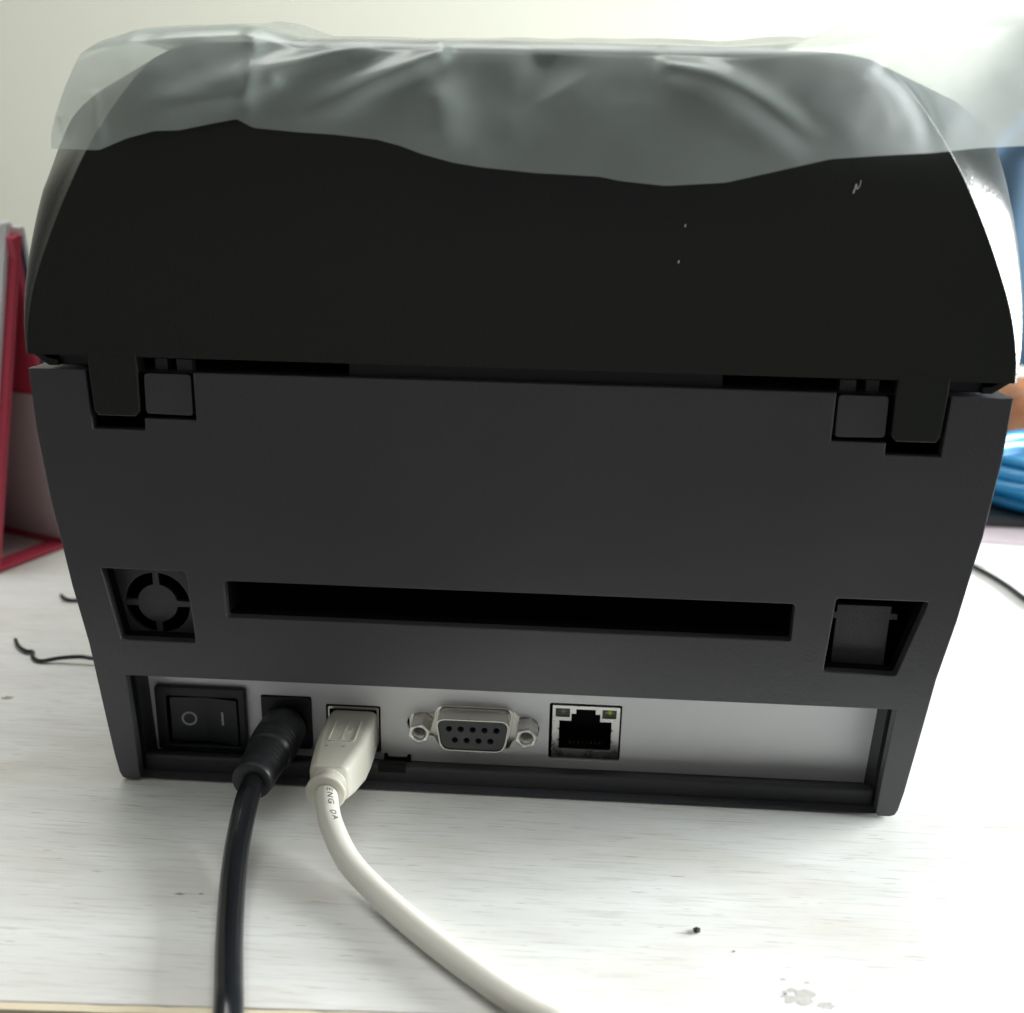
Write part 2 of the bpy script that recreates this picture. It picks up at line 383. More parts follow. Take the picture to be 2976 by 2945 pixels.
# bottom ledge below the ports
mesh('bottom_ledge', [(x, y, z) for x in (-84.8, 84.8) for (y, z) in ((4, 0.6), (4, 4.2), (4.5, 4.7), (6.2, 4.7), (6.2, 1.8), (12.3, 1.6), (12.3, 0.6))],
     [(0, 1, 8, 7), (1, 2, 9, 8), (2, 3, 10, 9), (3, 4, 11, 10), (4, 5, 12, 11), (5, 6, 13, 12), (6, 0, 7, 13), (0, 6, 5, 4, 3, 2, 1), (7, 8, 9, 10, 11, 12, 13)], M_body_shade, pr, bevel=0.2)
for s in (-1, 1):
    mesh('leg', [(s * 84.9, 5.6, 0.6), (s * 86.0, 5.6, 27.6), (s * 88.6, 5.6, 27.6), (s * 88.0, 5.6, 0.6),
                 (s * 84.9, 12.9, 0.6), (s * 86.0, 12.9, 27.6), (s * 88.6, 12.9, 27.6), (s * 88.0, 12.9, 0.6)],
         [(0, 1, 2, 3), (4, 7, 6, 5), (0, 4, 5, 1), (3, 2, 6, 7), (0, 3, 7, 4), (1, 5, 6, 2)], M_body_shade, pr)
    lathe('rubber_foot', (s * 80, 30, 0.02), (0, 0, 1), [(0, 5), (0.4, 5.4), (1.6, 5.4)], M_black, pr, seg=20)
    lathe('rubber_foot', (s * 80, 215, 0.02), (0, 0, 1), [(0, 5), (0.4, 5.4), (1.6, 5.4)], M_black, pr, seg=20)
    # hinge knuckles: body tab (inner) and lid arm (outer)
    t = [(s * 65.8, 96.6), (s * 75.6, 96.6), (s * 75.8, 88.2), (s * 65.9, 88.0)]
    plate('hinge_tab', rc(t, 0.8), [], 0.25, 5, M_body, pr, bev=0.12)
    plate('hinge_rib', [(s * 66.5, 99.2), (s * 69.8, 99.2), (s * 69.8, 96.5), (s * 66.5, 96.5)], [], 3.5, 6, M_body, pr, bev=0.1)
    plate('hinge_rib', [(s * 71.8, 99.2), (s * 74.5, 99.2), (s * 74.5, 96.5), (s * 71.8, 96.5)], [], 3.9, 6, M_body, pr, bev=0.1)

# lid
B = [(99.5, 100.0), (98.9, 105), (97.4, 111), (95.4, 116.5), (92.4, 123), (88.8, 130), (83.2, 139.5), (77.3, 147.4), (71.0, 154.3), (66.0, 157.6), (60.0, 159.0), (52, 159.5), (30, 159.4), (0, 159.3)]
O = [(100.2, 100.4, 0.9), (100.4, 106, 1.8), (100.6, 112, 4.0), (100.7, 118, 7.2), (100.6, 125, 11.8), (100.3, 132, 17), (99.5, 140, 23), (97.0, 147.2, 27), (92.4, 151.9, 29.2), (87.5, 154.6, 30.2), (80, 156.4, 30.8), (66, 157.6, 31), (36, 158.0, 31.2), (0, 158, 31.2)]
Bs = [(p.x, p.y) for p in catmull([(x, z, 0) for x, z in B], 6)]
Os = [(p.x, p.y, p.z) for p in catmull([(x, z, y) for x, z, y in O], 6)]
Bf = Bs + [(-x, z) for x, z in Bs[::-1][1:]]
Of = [(x, y, z) for x, z, y in Os]; Of = Of + [(-x, y, z) for x, y, z in Of[::-1][1:]]
n = len(Bf)
lid = mesh('lid_rear_face', [(x, 0.0 + 0.0 * z, z) for x, z in Bf] , [tuple(range(n))[::-1]], M_cover, pr)
# rolled edge + chamfer + arched top running forward
def off(i, d, y):
    a = Vector(Bf[max(i - 1, 0)]); b = Vector(Bf[min(i + 1, n - 1)]); t = (b - a).normalized(); nn = Vector((t.y, -t.x))
    p = Vector(Bf[i]) + nn * d; return (p.x, y, p.y)
R1 = [(x, 0.0, z) for x, z in Bf]; R2 = [off(i, 0.22, 0.12) for i in range(n)]; R3 = [off(i, 0.38, 0.5) for i in range(n)]
Rm = [tuple(Vector(R3[i]) * 0.5 + Vector(Of[i]) * 0.5) for i in range(n)]
rings = [R2, R3]
for t_ in (0.15, 0.3, 0.45, 0.6, 0.75, 0.9):
    rr_ = []
    for i in range(n):
        p, q = Vector(R3[i]), Vector(Of[i]); w_ = (q - p).length
        a_ = Vector(Bf[max(i - 1, 0)]); b_ = Vector(Bf[min(i + 1, n - 1)]); tt = (b_ - a_).normalized()
        nn_ = Vector((tt.y, -0.6, -tt.x)).normalized()
        rr_.append(tuple(p.lerp(q, t_) + nn_ * (4 * t_ * (1 - t_)) * 0.085 * w_ * min(1, max(0, (144 - p.z) / 14))))
    rings.append(rr_)
rings.append(Of)
v = [p for r in rings for p in r]; f = []
for i in range(len(rings) - 1):
    for k in range(n - 1): f.append((i * n + k, (i + 1) * n + k, (i + 1) * n + k + 1, i * n + k + 1))
b0 = len(v); v += R1
for k in range(n - 1): f.append((b0 + k, k, k + 1, b0 + k + 1))
mesh('lid_chamfer', v, f, M_cover, pr, smooth=True)
yy = [(31, 1.0, 0), (90, 1.0, 0), (160, 0.995, -3), (215, 0.98, -14), (238, 0.95, -40)]
rings = []
for (y, sx, dz) in yy:
    r = []
    for (x, y0, z) in Of:
        k = min(1, max(0, (y - 31) / 207)); r.append((x * sx, max(y0, y0 + (y - 31)), 100.4 + (z - 100.4) * (1 + dz / 60.0)))
    rings.append(r)
v = [p for r in rings for p in r]; f = []
for i in range(len(rings) - 1):
    for k in range(n - 1): f.append((i * n + k, (i + 1) * n + k, (i + 1) * n + k + 1, i * n + k + 1))
f.append(tuple((len(rings) - 1) * n + k for k in range(n)))
mesh('lid_top_shell', v, f, M_cover, pr, smooth=True)
mesh('lid_bottom', [(-99.5, 0.0, 100.0), (99.5, 0.0, 100.0), (100.2, 0.9, 100.4), (95, 238, 100.4), (-95, 238, 100.4), (-100.2, 0.9, 100.4)], [(0, 1, 2, 3, 4, 5)], M_cover, pr)
for s in (-1, 1):
    lip = [(s * 99.9, 101.2), (s * 99.7, 100.1), (s * 96.0, 97.5), (s * 94.0, 97.5), (s * 94.0, 98.8), (s * 96.0, 99.1), (s * 98.6, 101.2)]
    plate('lid_lip', lip, [], 1.3, 220, M_cover, pr, bev=0.25)
    box('lid_liner', min(s * 88, s * 94.5), max(s * 88, s * 94.5), 3.0, 30, 97.4, 100.2, M_black, pr, bevel=0.2)
    arm = [(s * 76.9, 101), (s * 87.0, 101), (s * 87.0, 96.5), (s * 86.6, 88.6), (s * 85.9, 87.5), (s * 78.0, 87.5), (s * 77.0, 88.6), (s * 76.8, 96.5)]
    plate('hinge_arm', arm, [], -0.12, 4.5, M_cover, pr, bev=0.25)

# fan grille in the left recess, blanking plate in the right one
fg = [(-88.8, 54.5), (-68.8, 54.5), (-68.8, 35.2), (-88.8, 35.2)]
arcs = []
for q in range(4):
    a0 = q * 90; pts = []
    for k in range(11):
        a = math.radians(a0 + 5.5 + 79 * k / 10); pts.append((-79.2 + 7.4 * math.cos(a), 42.9 + 7.4 * math.sin(a)))
    for k in range(11):
        a = math.radians(a0 + 90 - 9.5 - 71 * k / 10); pts.append((-79.2 + 4.6 * math.cos(a), 42.9 + 4.6 * math.sin(a)))
    arcs.append(pts)
plate('fan_grille', fg, arcs, 5.7, 7.0, M_body, pr, bev=0.12)
bp_ = [(72.1, 49.3), (83.8, 49.3), (83.7, 47.6), (85.2, 47.6), (85.2, 46.2), (83.6, 46.2), (83.6, 35.2), (78.7, 35.2), (78.6, 33.6), (77.3, 33.6), (77.2, 35.2), (72.1, 35.2), (72.1, 46.0), (71.5, 46.0), (71.5, 47.6), (72.1, 47.6)]
plate('blanking_plate', bp_, [], 5.8, 7.2, M_body, pr, bev=0.1)

# connector panel
hx = [(-16.3, 16.6), (1.7, 16.6), (2.7, 14.9), (4.4, 14.9), (7.0, 14.6), (8.0, 12.2), (7.6, 10.0), (6.0, 8.9), (2.0, 8.9), (0.7, 6.0), (-15.9, 6.0), (-17.2, 8.9), (-21.2, 8.9), (-23.2, 10.4), (-23.8, 12.3), (-22.6, 14.4), (-20.0, 14.9), (-17.4, 14.9)]
hx = [(x * 1.0 - 0.0, z - 0.1) for x, z in hx]
clip = [(-29.3, 1.2), (-29.3, 3.3), (-28.7, 3.5), (-28.2, 2.4), (-23.8, 2.4), (-23.4, 3.5), (-22.8, 3.3), (-22.8, 1.2)]
pan = [(86.4, 1.3), (86.4, 29), (-86.4, 29), (-86.4, 1.3), (-29.3, 1.3), (-29.3, 3.2), (-28.9, 3.45), (-28.5, 3.3), (-28.2, 2.5), (-23.8, 2.5), (-23.5, 3.3), (-23.1, 3.45), (-22.8, 3.2), (-22.8, 1.3)]
rj_h = rrect(10.2, 27.2, 4.0, 18.9, 0.5)
sw_h = rrect(-83.8, -62.3, 2.7, 19.3, 0.6)
dc_h = rrect(-58.7, -46.5, 3.7, 17.6, 0.4)
ub_h = rrect(-43.1, -30.0, 3.3, 15.9, 0.4)
plate('connector_panel', pan, [rc(hx, 0.9), rj_h, sw_h, dc_h, ub_h], 12, 12.9, M_panel, pr, bev=0.08)
plate('panel_clip', [(-29.3, 3.2), (-22.8, 3.2), (-22.8, 4.9), (-29.3, 4.9)], [], 3.85, 6.3, M_inner, pr, bev=0.1)
box('panel_clip', -29.25, -22.85, 11.4, 13.6, 1.0, 2.6, M_inner, pr)
for x_ in (-29.25, -23.6): box('panel_clip', x_, x_ + 0.75, 11.5, 13.6, 2.5, 3.4, M_inner, pr, bevel=0.2)
box('port_cavity', -86, 86, 24, 25, 1, 29, M_inner, pr)

# power switch
ps = plate('power_switch', rrect(-84.0, -62.1, 2.5, 19.5, 0.8), [rrect(-81.3, -63.9, 4.0, 16.9, 0.5)], 10.4, 12.0, M_black, pr, bev=0.35)
mesh('rocker', [(-80.7, 10.9, 4.4), (-80.7, 10.9, 16.4), (-72.2, 11.7, 16.4), (-72.2, 11.7, 4.4), (-64.2, 10.3, 4.4), (-64.2, 10.3, 16.4),
                (-80.7, 15, 4.4), (-80.7, 15, 16.4), (-64.2, 15, 16.4), (-64.2, 15, 4.4)],
     [(0, 3, 2, 1), (3, 4, 5, 2), (0, 1, 7, 6), (4, 9, 8, 5), (1, 2, 5, 8, 7), (0, 6, 9, 4, 3)], M_rocker, ps, bevel=0.25)
def sw_y(x): return 10.9 + (x + 80.7) / 8.5 * 0.8 if x < -72.2 else 11.7 - (x + 72.2) / 8.0 * 1.4
def ringmesh(name, cx, cz, r0, r1, m, parent, yf):
    v = []; f = []; N = 40
    for k in range(N):
        a = 2 * math.pi * k / N
        for r in (r0, r1): x = cx + r * math.cos(a); v.append((x, yf(x) - 0.05, cz + r * math.sin(a)))
    for k in range(N):
        k2 = (k + 1) % N; f.append((2 * k, 2 * k2, 2 * k2 + 1, 2 * k + 1))
    return mesh(name, v, f, m, parent)
ringmesh('off_mark', -76.2, 10.7, 1.35, 1.85, M_mark, ps, sw_y)
v = [(x, sw_y(x) - 0.05, z) for x, z in rrect(-68.25, -67.7, 9.4, 13.0, 0.26)]
mesh('on_mark', v, [tuple(range(len(v)))], M_mark, ps)

# power jack
pj = plate('power_jack', rrect(-58.5, -46.7, 3.9, 17.4, 0.4), [circ(-52.6, 10.6, 3.4)], 11.2, 20, M_black, pr, bev=0.15)

# usb port
up_ = plate('usb_port', rrect(-42.6, -30.4, 3.7, 15.5, 0.4), [rrect(-42.1, -30.9, 4.2, 14.9, 0.3)], 11.7, 20, M_nickel, pr, bev=0.08)
box('port_back', -42.1, -30.9, 18, 19, 4.2, 14.9, M_inner, up_)

# serial port
sp = plate('serial_port', rc([(-17.8, 16.3), (2.9, 16.3), (3.2, 14.8), (7.2, 14.8), (7.6, 9.2), (2.4, 9.2), (1.8, 6.2), (-16.7, 6.2), (-17.3, 9.2), (-23.1, 9.2), (-23.1, 14.8), (-18.2, 14.8)], 0.5), [], 12.25, 13.0, M_nickel, pr, bev=0.08)
def dshape(xc, zc, wt, wb, h, r):
    return rc([(xc - wt, zc + h), (xc + wt, zc + h), (xc + wb, zc - h), (xc - wb, zc - h)], r, 6)
do = dshape(-7.45, 12.55, 8.75, 7.55, 4.15, 2.4); di = dshape(-7.45, 12.55, 8.35, 7.15, 3.8, 2.1)
ds = dshape(-7.45, 12.55, 9.5, 8.2, 4.7, 2.6)
def ring_y(name, a, b, y0, y1, m, parent): return plate(name, a, [b], y0, y1, m, parent, bev=0.08)
ring_y('shell', do, di, 6.0, 12.3, M_nickel, sp)
ring_y('shell_flange', ds, dshape(-7.45, 12.55, 8.8, 7.6, 4.2, 2.4), 11.5, 12.3, M_nickel, sp)
pins = []
for row, zc in ((5, 14.0), (4, 11.15)):
    for k in range(row): pins.append((-7.45 + (k - (row - 1) / 2) * 2.77, zc))
plate('insert', dshape(-7.45, 12.55, 8.25, 7.05, 3.7, 2.0), [circ(x, z, 0.72, 14) for x, z in pins], 6.3, 12.2, M_insert, sp, bev=0.1)
for s, cx in ((-1, -7.45 - 12.5), (1, -7.45 + 12.5)):
    hexo = circ(cx, 12.25, 2.75, 6, a0=math.radians(17))
    plate('hex_standoff', hexo, [circ(cx, 12.25, 1.55, 20)], 6.3, 12.3, M_steel, sp, bev=0.35)
    # threaded bore
    prof = [(0.0, 1.6)]
    for k in range(9): prof += [(0.5 + k * 0.5, 1.55), (0.75 + k * 0.5, 1.35)]
    prof += [(5.2, 1.5)]
    lathe('threaded_bore', (cx, 6.5, 12.25), (0, 1, 0), prof + [(5.4, 0.02)], M_steel, sp, seg=20, smooth=False, cap=False)

# network port
npt = plate('network_port', rc([(10.9, 18.2), (26.8, 18.2), (26.8, 4.3), (10.9, 4.3)], 0.3),
            [[(12.6, 6.7), (24.9, 6.7), (24.9, 8.9), (25.2, 8.9), (25.2, 9.3), (24.9, 9.3), (24.9, 11.8), (25.2, 11.8), (25.2, 12.2), (24.9, 12.2), (24.9, 14.2), (22.15, 14.2), (22.15, 16.1), (21.05, 16.1), (21.05, 17.3),
              (16.5, 17.3), (16.5, 16.1), (15.4, 16.1), (15.4, 14.2), (12.6, 14.2), (12.6, 12.2), (12.3, 12.2), (12.3, 11.8), (12.6, 11.8), (12.6, 9.3), (12.3, 9.3), (12.3, 8.9), (12.6, 8.9)],
             rrect(11.65, 15.0, 15.2, 17.4, 0.2), rrect(22.65, 25.95, 15.2, 17.4, 0.2)], 12.3, 12.9, M_steel, pr, bev=0.06)
box('jack_cavity', 12.0, 25.6, 22.5, 23, 5.5, 18, M_inner, npt)
box('jack_floor', 12.4, 25.1, 13.0, 22, 5.9, 6.6, M_inner, npt)
for k in range(8): box('contact', 15.1 + k * 1.02, 15.45 + k * 1.02, 15.0, 17.0, 6.7, 7.1, M_gold, npt)
for x0, mt in ((11.65, M_ledgry), (22.65, M_ledgrn)):
    box('led_window', x0 - 0.1, x0 + 3.45, 12.75, 13.2, 15.1, 17.5, M_ledbox, npt)
    o = lathe('status_led', (x0 + 1.75, 12.9, 16.55), (0, -1, 0), [(0, 0.75), (0.15, 0.6), (0.28, 0.3), (0.32, 0.02)], mt, npt, seg=16)
    box('led_lead', x0 + 0.7, x0 + 1.05, 12.6, 12.74, 16.45, 16.7, mt, npt)
    box('led_lead', x0 + 2.5, x0 + 2.85, 12.6, 12.74, 16.4, 16.65, mt, npt)

# ------------------------------------------------------------------ text on a cable
def cable_text(txt, path, r, s0, ang, size, m, parent, gap=0.03):
    cu = bpy.data.curves.new('t', 'FONT'); cu.body = txt; cu.size = size; cu.space_character = 1.25; cu.resolution_u = 2; cu.shear = 0.15; cu.offset = 0.008
    o = bpy.data.objects.new('t', cu); C.objects.link(o)
    dg = bpy.context.evaluated_depsgraph_get(); me = o.evaluated_get(dg).to_mesh()
    bm = bmesh.new(); bm.from_mesh(me)
    for _ in range(3):
        es = [e for e in bm.edges if e.calc_length() > 0.3]
        if es: bmesh.ops.subdivide_edges(bm, edges=es, cuts=1); bmesh.ops.triangulate(bm, faces=bm.faces[:])
    bm.verts.ensure_lookup_table()
    vs = [p.co.copy() for p in bm.verts]; fs = [tuple(q.index for q in p.verts) for p in bm.faces]; bm.free()
    o.evaluated_get(dg).to_mesh_clear(); bpy.data.objects.remove(o); bpy.data.curves.remove(cu)
    fr = frames(path); acc = [0]
    for i in range(1, len(path)): acc.append(acc[-1] + (path[i] - path[i - 1]).length)
    v = []
    for p in vs:
        s = s0 + p.x; i = max(0, min(len(acc) - 2, next((j for j in range(len(acc) - 1) if acc[j + 1] >= s), len(acc) - 2)))
        t = (s - acc[i]) / (acc[i + 1] - acc[i])
        P = fr[i][0].lerp(fr[i + 1][0], t); a = fr[i][2].lerp(fr[i + 1][2], t).normalized(); b = fr[i][3].lerp(fr[i + 1][3], t).normalized()
        th_ = ang + (p.y - size * 0.35) / r * TXT_SIGN
        v.append(P + (a * math.cos(th_) + b * math.sin(th_)) * (r + gap))
    return mesh('printed_text', v, fs, m, parent)
TXT_SIGN = -1

# ------------------------------------------------------------------ usb cable
uc = empty('usb_cable', (-36.5, -2, 0), 'cream white usb cable with square moulded plug in the printer, curving right', 'cable')
def sec(y, x0, x1, z0, z1, r): return [(x, y, z) for x, z in rrect(x0, x1, z0, z1, r, 5)]
plug = loft('plug_body', [sec(11.4, -40.9, -31.0, 5.0, 14.6, 1.0), sec(10.9, -41.6, -30.7, 4.4, 15.0, 1.4), sec(9, -42.0, -30.6, 4.2, 15.1, 1.6), sec(2, -42.2, -30.6, 4.2, 15.1, 1.6),
     sec(-3, -42.1, -30.7, 4.5, 15.1, 1.7), sec(-9, -41.6, -31.7, 5.2, 15.0, 1.9), sec(-12.4, -41.2, -32.5, 5.9, 14.8, 1.9), sec(-13.2, -40.8, -32.9, 6.3, 14.5, 1.7)], M_white, uc)
axz = 10.35
rib = [(0, 3.9), (1.0, 3.8), (1.05, 3.45), (1.35, 3.45), (1.4, 3.75), (2.2, 3.75), (2.25, 3.4), (2.6, 3.4), (2.65, 4.1), (2.85, 4.35), (3.7, 4.4), (3.95, 4.25), (4.0, 3.7), (3.75, 2.6)]
lathe('strain_relief', (-36.9, -12.6, axz), (0, -1, -0.06), rib, M_white, uc, seg=40)
# embossed frame with trident on the plug
z_e = 15.1
fr_o, fr_i = rc([(-39.4, 6.8), (-33.2, 6.8), (-33.2, -3.4), (-39.4, -3.4)], 0.7), rc([(-39.0, 6.4), (-33.6, 6.4), (-33.6, -3.0), (-39.0, -3.0)], 0.5)
v, f = plate_data(fr_o, [fr_i], 0, 0.22, 0.08)
mesh('embossed_frame', [(x, z, z_e - 0.02 + 0.22 - y) for x, y, z in v], f, M_white, plug)
def strip(name, pts, r, m, parent): return tube(name, pts, r, m, parent, seg=8, n=3)
te = z_e - 0.06
strip('embossed_trident', [(-36.3, -1.6, te), (-36.3, 5.2, te)], 0.17, M_white, plug)
strip('embossed_trident', [(-36.3, 0.2, te), (-34.9, 1.4, te), (-34.9, 2.6, te)], 0.15, M_white, plug)
strip('embossed_trident', [(-36.3, 1.0, te), (-37.8, 2.2, te), (-37.8, 3.3, te)], 0.15, M_white, plug)
lathe('embossed_trident', (-36.3, -1.9, te - 0.15), (0, 0, 1), [(0, 0.6), (0.25, 0.6), (0.3, 0.5)], M_white, plug, seg=16)
strip('embossed_trident', [(-36.75, 4.6, te), (-36.3, 5.5, te), (-35.85, 4.6, te)], 0.13, M_white, plug)
for x in (-38.9, -35.1):
    lathe('mould_dimple', (x, -5.3, 15.12), (0, 0, 1), [(0, 0.36), (0.02, 0.3)], M_mark, plug, seg=14)
W = [(-36.9, -13, 10.3), (-36.8, -16.0, 9.8), (-35.8, -19.7, 8.7), (-34.0, -23.8, 7.0), (-29.1, -31.2, 4.4), (-21.3, -39.3, 2.9), (-12.5, -47.8, 2.5), (-3.2, -56.1, 2.5), (6.0, -63.7, 2.6), (10.9, -66.8, 2.7), (18, -71.5, 2.2), (28, -80, -3), (36, -90, -16)]
wpath = catmull(W, 10)
cb = tube('cable', wpath, 2.5, M_wcable, uc, seg=28, raw=True)
cable_text('ENG', wpath, 2.5, 3.6, -0.30, 1.85, M_ink, cb)
cable_text('DA', wpath, 2.5, 9.2, -0.30, 1.8, M_ink, cb)

# ------------------------------------------------------------------ power cable
pc = empty('power_cable', (-53, -2, 0), 'black power cable with round barrel plug in the printer, running to desk edge', 'cable')
prof = [(0, 2.6), (1.5, 3.1), (1.6, 5.0), (2.2, 5.3), (5, 5.5), (9, 5.55)]
d = 9.6
for k in range(3): prof += [(d, 5.5), (d + 0.15, 5.4), (d + 0.4, 5.4), (d + 0.85, 5.45)]; d += 1.2
prof += [(13.4, 5.35), (14.2, 5.2), (14.3, 5.0)]
d = 14.8
for k in range(5): prof += [(d, 4.95 - 0.1 * k), (d + 0.3, 4.87 - 0.1 * k), (d + 0.6, 4.86 - 0.1 * k), (d + 1.0, 4.89 - 0.1 * k)]; d += 1.35
prof += [(22.2, 4.35), (22.5, 4.5), (23.6, 4.55), (25.2, 4.4), (25.5, 4.1), (25.3, 2.6)]
lathe('barrel_plug', (-52.5, 11.3, 10.8), (-0.045, -1, -0.012), prof, M_black, pc, seg=40)
Bk = [(-53.4, -11, 10.4), (-53.4, -16.3, 9.6), (-53.3, -20.6, 8.2), (-52.5, -28.7, 5.4), (-50.9, -37.3, 3.6), (-48.7, -46.2, 2.7), (-46.2, -55.2, 2.6), (-43.6, -63.7, 2.6), (-41.4, -71, 2.4), (-39.5, -80, -1), (-38.0, -90, -12)]
tube('cable', Bk, 2.55, M_bcable, pc, seg=28, n=10)

# ------------------------------------------------------------------ film over the lid
hem = [(-101, 139.2), (-88.2, 140.2), (-78, 140.1), (-72.5, 142.3), (-67.1, 143.7), (-62.4, 143.9), (-56, 145.2), (-51.3, 146.1), (-48.3, 144.6), (-40, 144.0), (-33, 143.7), (-25.3, 143.0), (-21, 142.0), (-16.5, 140.5), (-11, 139.2), (-6, 138.5), (4, 137.7), (16, 137.3), (20, 136.6), (28.4, 135.9), (39.2, 136.7), (48, 138.8), (57.8, 141.2), (66, 141.9), (75.8, 142.6), (84, 143.6), (93.2, 144.2), (110, 145.0), (135, 145)]
def lerp_tab(tab, x):
    if x <= tab[0][0]: return tab[0][1]
    for (a, za), (b, zb) in zip(tab, tab[1:]):
        if x <= b: t = (x - a) / (b - a); return za + (zb - za) * t
    return tab[-1][1]
Htab = [(-101, 152), (-92, 153), (-87, 154.5), (-80, 158.5), (-72, 161.0), (-60, 162.0), (-52, 162.4), (-47, 161.8), (-40, 160.0), (-20, 160.1), (0, 160.1), (40, 159.7), (56, 160.8), (66, 161.4), (78, 162), (95, 162), (115, 161), (135, 160)]
otab = sorted([(x, z) for x, y, z in Of], key=lambda p: p[0])
ridges = [([(-27, 159.5), (-48, 154), (-64, 149.5)], 2.0, 1.6), ([(-14, 158), (-26, 153.0), (-39, 147)], 2.2, 1.8), ([(-44, 152.5), (-55, 149), (-66, 148.5)], 1.8, 1.0),
          ([(28, 156.5), (36, 155), (45, 150.5), (53, 145.0), (57, 142.0)], 2.4, 2.2), ([(66, 156.5), (70, 153.5), (73.5, 149), (75.5, 143.5), (75.6, 141)], 1.5, 1.1),
          ([(-50, 162), (-48, 158), (-49.5, 146)], 1.3, 1.2), ([(-78, 150), (-77.5, 141)], 0.7, 0.6), ([(-14, 150), (-12, 141)], 4.5, 1.4), ([(5, 157), (8, 152)], 4.0, -1.4), ([(-85.5, 146), (-85, 141)], 0.6, 0.9)]
RC = [([(q.x, q.y) for q in catmull([(a, b, 0) for a, b in pts], 4)], w, amp) for pts, w, amp in ridges]
def seg_d(p, a, b):
    a = Vector(a); b = Vector(b); p = Vector(p); t = max(0, min(1, (p - a).dot(b - a) / (b - a).length_squared)); return (p - a - (b - a) * t).length
def disp(x, z):
    d = 0
    for pts, w, amp in RC:
        m_, k_ = 1e9, 0
        for i_, (a, b) in enumerate(zip(pts, pts[1:])):
            ax_, az_ = b[0] - a[0], b[1] - a[1]; t_ = max(0, min(1, ((x - a[0]) * ax_ + (z - a[1]) * az_) / (ax_ * ax_ + az_ * az_)))
            q_ = math.hypot(x - a[0] - ax_ * t_, z - a[1] - az_ * t_)
            if q_ < m_: m_, k_ = q_, i_ + t_
        e_ = k_ / (len(pts) - 1); d += 1.5 * amp * math.exp(-(m_ / (w * (0.85 + 0.5 * e_))) ** 2) * (1 - 0.8 * e_ ** 2)
    d += 0.9 * noise.noise(Vector((x * 0.045, z * 0.07, 1.7))) + 0.5 * noise.noise(Vector((x * 0.12, z * 0.16, 5.7))) + 0.10 * noise.noise(Vector((x * 0.34, z * 0.3, 2.7)))
    return d
v = []; f = []; NU, NT = 260, 96
for i in range(NU + 1):
    u = i / NU
    for j in range(NT + 1):
        t = j / NT
        spread = min(1.0, t / 0.6)
        xl = -88.6 + 6.0 * min(1, t / 0.5) ** 1.5 - max(0, (t - 0.5) / 0.5) ** 1.5 * 5; xr = 128
        x = xl + (xr - xl) * u
        zh = lerp_tab(hem, x); H = lerp_tab(Htab, x)
        zc = lerp_tab(otab, x) if abs(x) < 100.3 else 100
        topz = max(zc + 1.0, H)
        if t < 0.5:
            q = t / 0.5; z = zh + (H - 1.5 - zh) * q; y = -1.6 - 1.0 * math.sin(q * math.pi) - 4.2 * (1 - q) ** 0.8 * min(1, max(0, (x + 92) / 12))
            y -= disp(x, z) * (0.35 + 0.65 * min(1, q * 4)) * 0.9
            v.append((x, min(y, -0.7), z))
        else:
            q = (t - 0.5) / 0.5; yy_ = q ** 1.5 * 105
            a = min(1, yy_ / 4.0); k = min(1, yy_ / 30)
            z = H - 1.5 + 1.9 * math.sin(a * math.pi / 2)
            z = z * (1 - k) + (topz + 0.9) * k
            edge = max(0, 1 - abs(x) / 100)
            z += k * (3.4 * min(1, edge * 2.2) + min(1, edge * 3) * (1.5 * max(-0.2, noise.noise(Vector((x * 0.03, yy_ * 0.035, 3.3)))) + 0.6 * noise.noise(Vector((x * 0.09, yy_ * 0.06, 8.3)))))
            z += max(0, min(1, (x - 58) / 40)) ** 1.3 * yy_ * 0.85 + max(0, min(1, (-x - 60) / 18)) * min(yy_, 35) * 0.12
            y0 = -1.6 - disp(x, H - 1.5) * 0.9 * (1 - k)
            v.append((x, min(-0.7, y0) * (1 - a * 0.3) * (1 - k) + yy_, max(z, zc + 0.5 if yy_ > 28 else 0, (160.2 if abs(x) < 62 and yy_ > 0.5 and yy_ < 34 else 0))))
for i in range(NU):
    for j in range(NT):
        a = i * (NT + 1) + j; f.append((a, a + NT + 1, a + NT + 2, a + 1))
film = mesh('plastic_film', v, f, M_film, None, smooth=True)
tag(film, 'crumpled milky protective film draped over the arched printer lid with a wavy hem', 'plastic film')

# ------------------------------------------------------------------ desk calendar at left
cal = empty('desk_calendar', (-176, 137, 0), 'crimson A-frame desk calendar with white pages standing left of the printer', 'desk calendar')
F = Vector((-183.5, 121, 0)); Bk_ = Vector((-170.5, 153, 0)); A = Vector((-170.8, 139, 113.5))
U = Vector((-0.93, 0.38, 0)).normalized()
def slab(name, p0, p1, nrm, thick, u0, u1, m, parent=cal, steps=1):
    # board from p0 (low) to p1 (high), thickness along nrm, running along U between u0 and u1
    n_ = Vector(nrm).normalized() * thick; q = [p0, p1, p1 + n_, p0 + n_]
    v = [tuple(a + U * u0) for a in q] + [tuple(a + U * u1) for a in q]
    return mesh(name, v, [(0, 1, 2, 3), (7, 6, 5, 4), (0, 4, 5, 1), (1, 5, 6, 2), (2, 6, 7, 3), (3, 7, 4, 0)], m, parent, bevel=0.3)
nf = (A - F).cross(U); nf = nf if nf.y > 0 else -nf; nf.normalize()
nb = (A - Bk_).cross(U); nb = nb if nb.y > 0 else -nb; nb.normalize()
slab('front_board', F, A, nf, 1.9, 0, 190, M_pink)
slab('rear_board', Bk_, A + Vector((0, 0, -0.5)), -nb, 2.2, 0, 190, M_pink)
slab('base_bar', F + Vector((0.5, 1.5, 0.3)), Bk_ + Vector((-0.3, -0.8, 0.3)), Vector((0, 0, 1)), 1.4, 0, 9, M_pink)
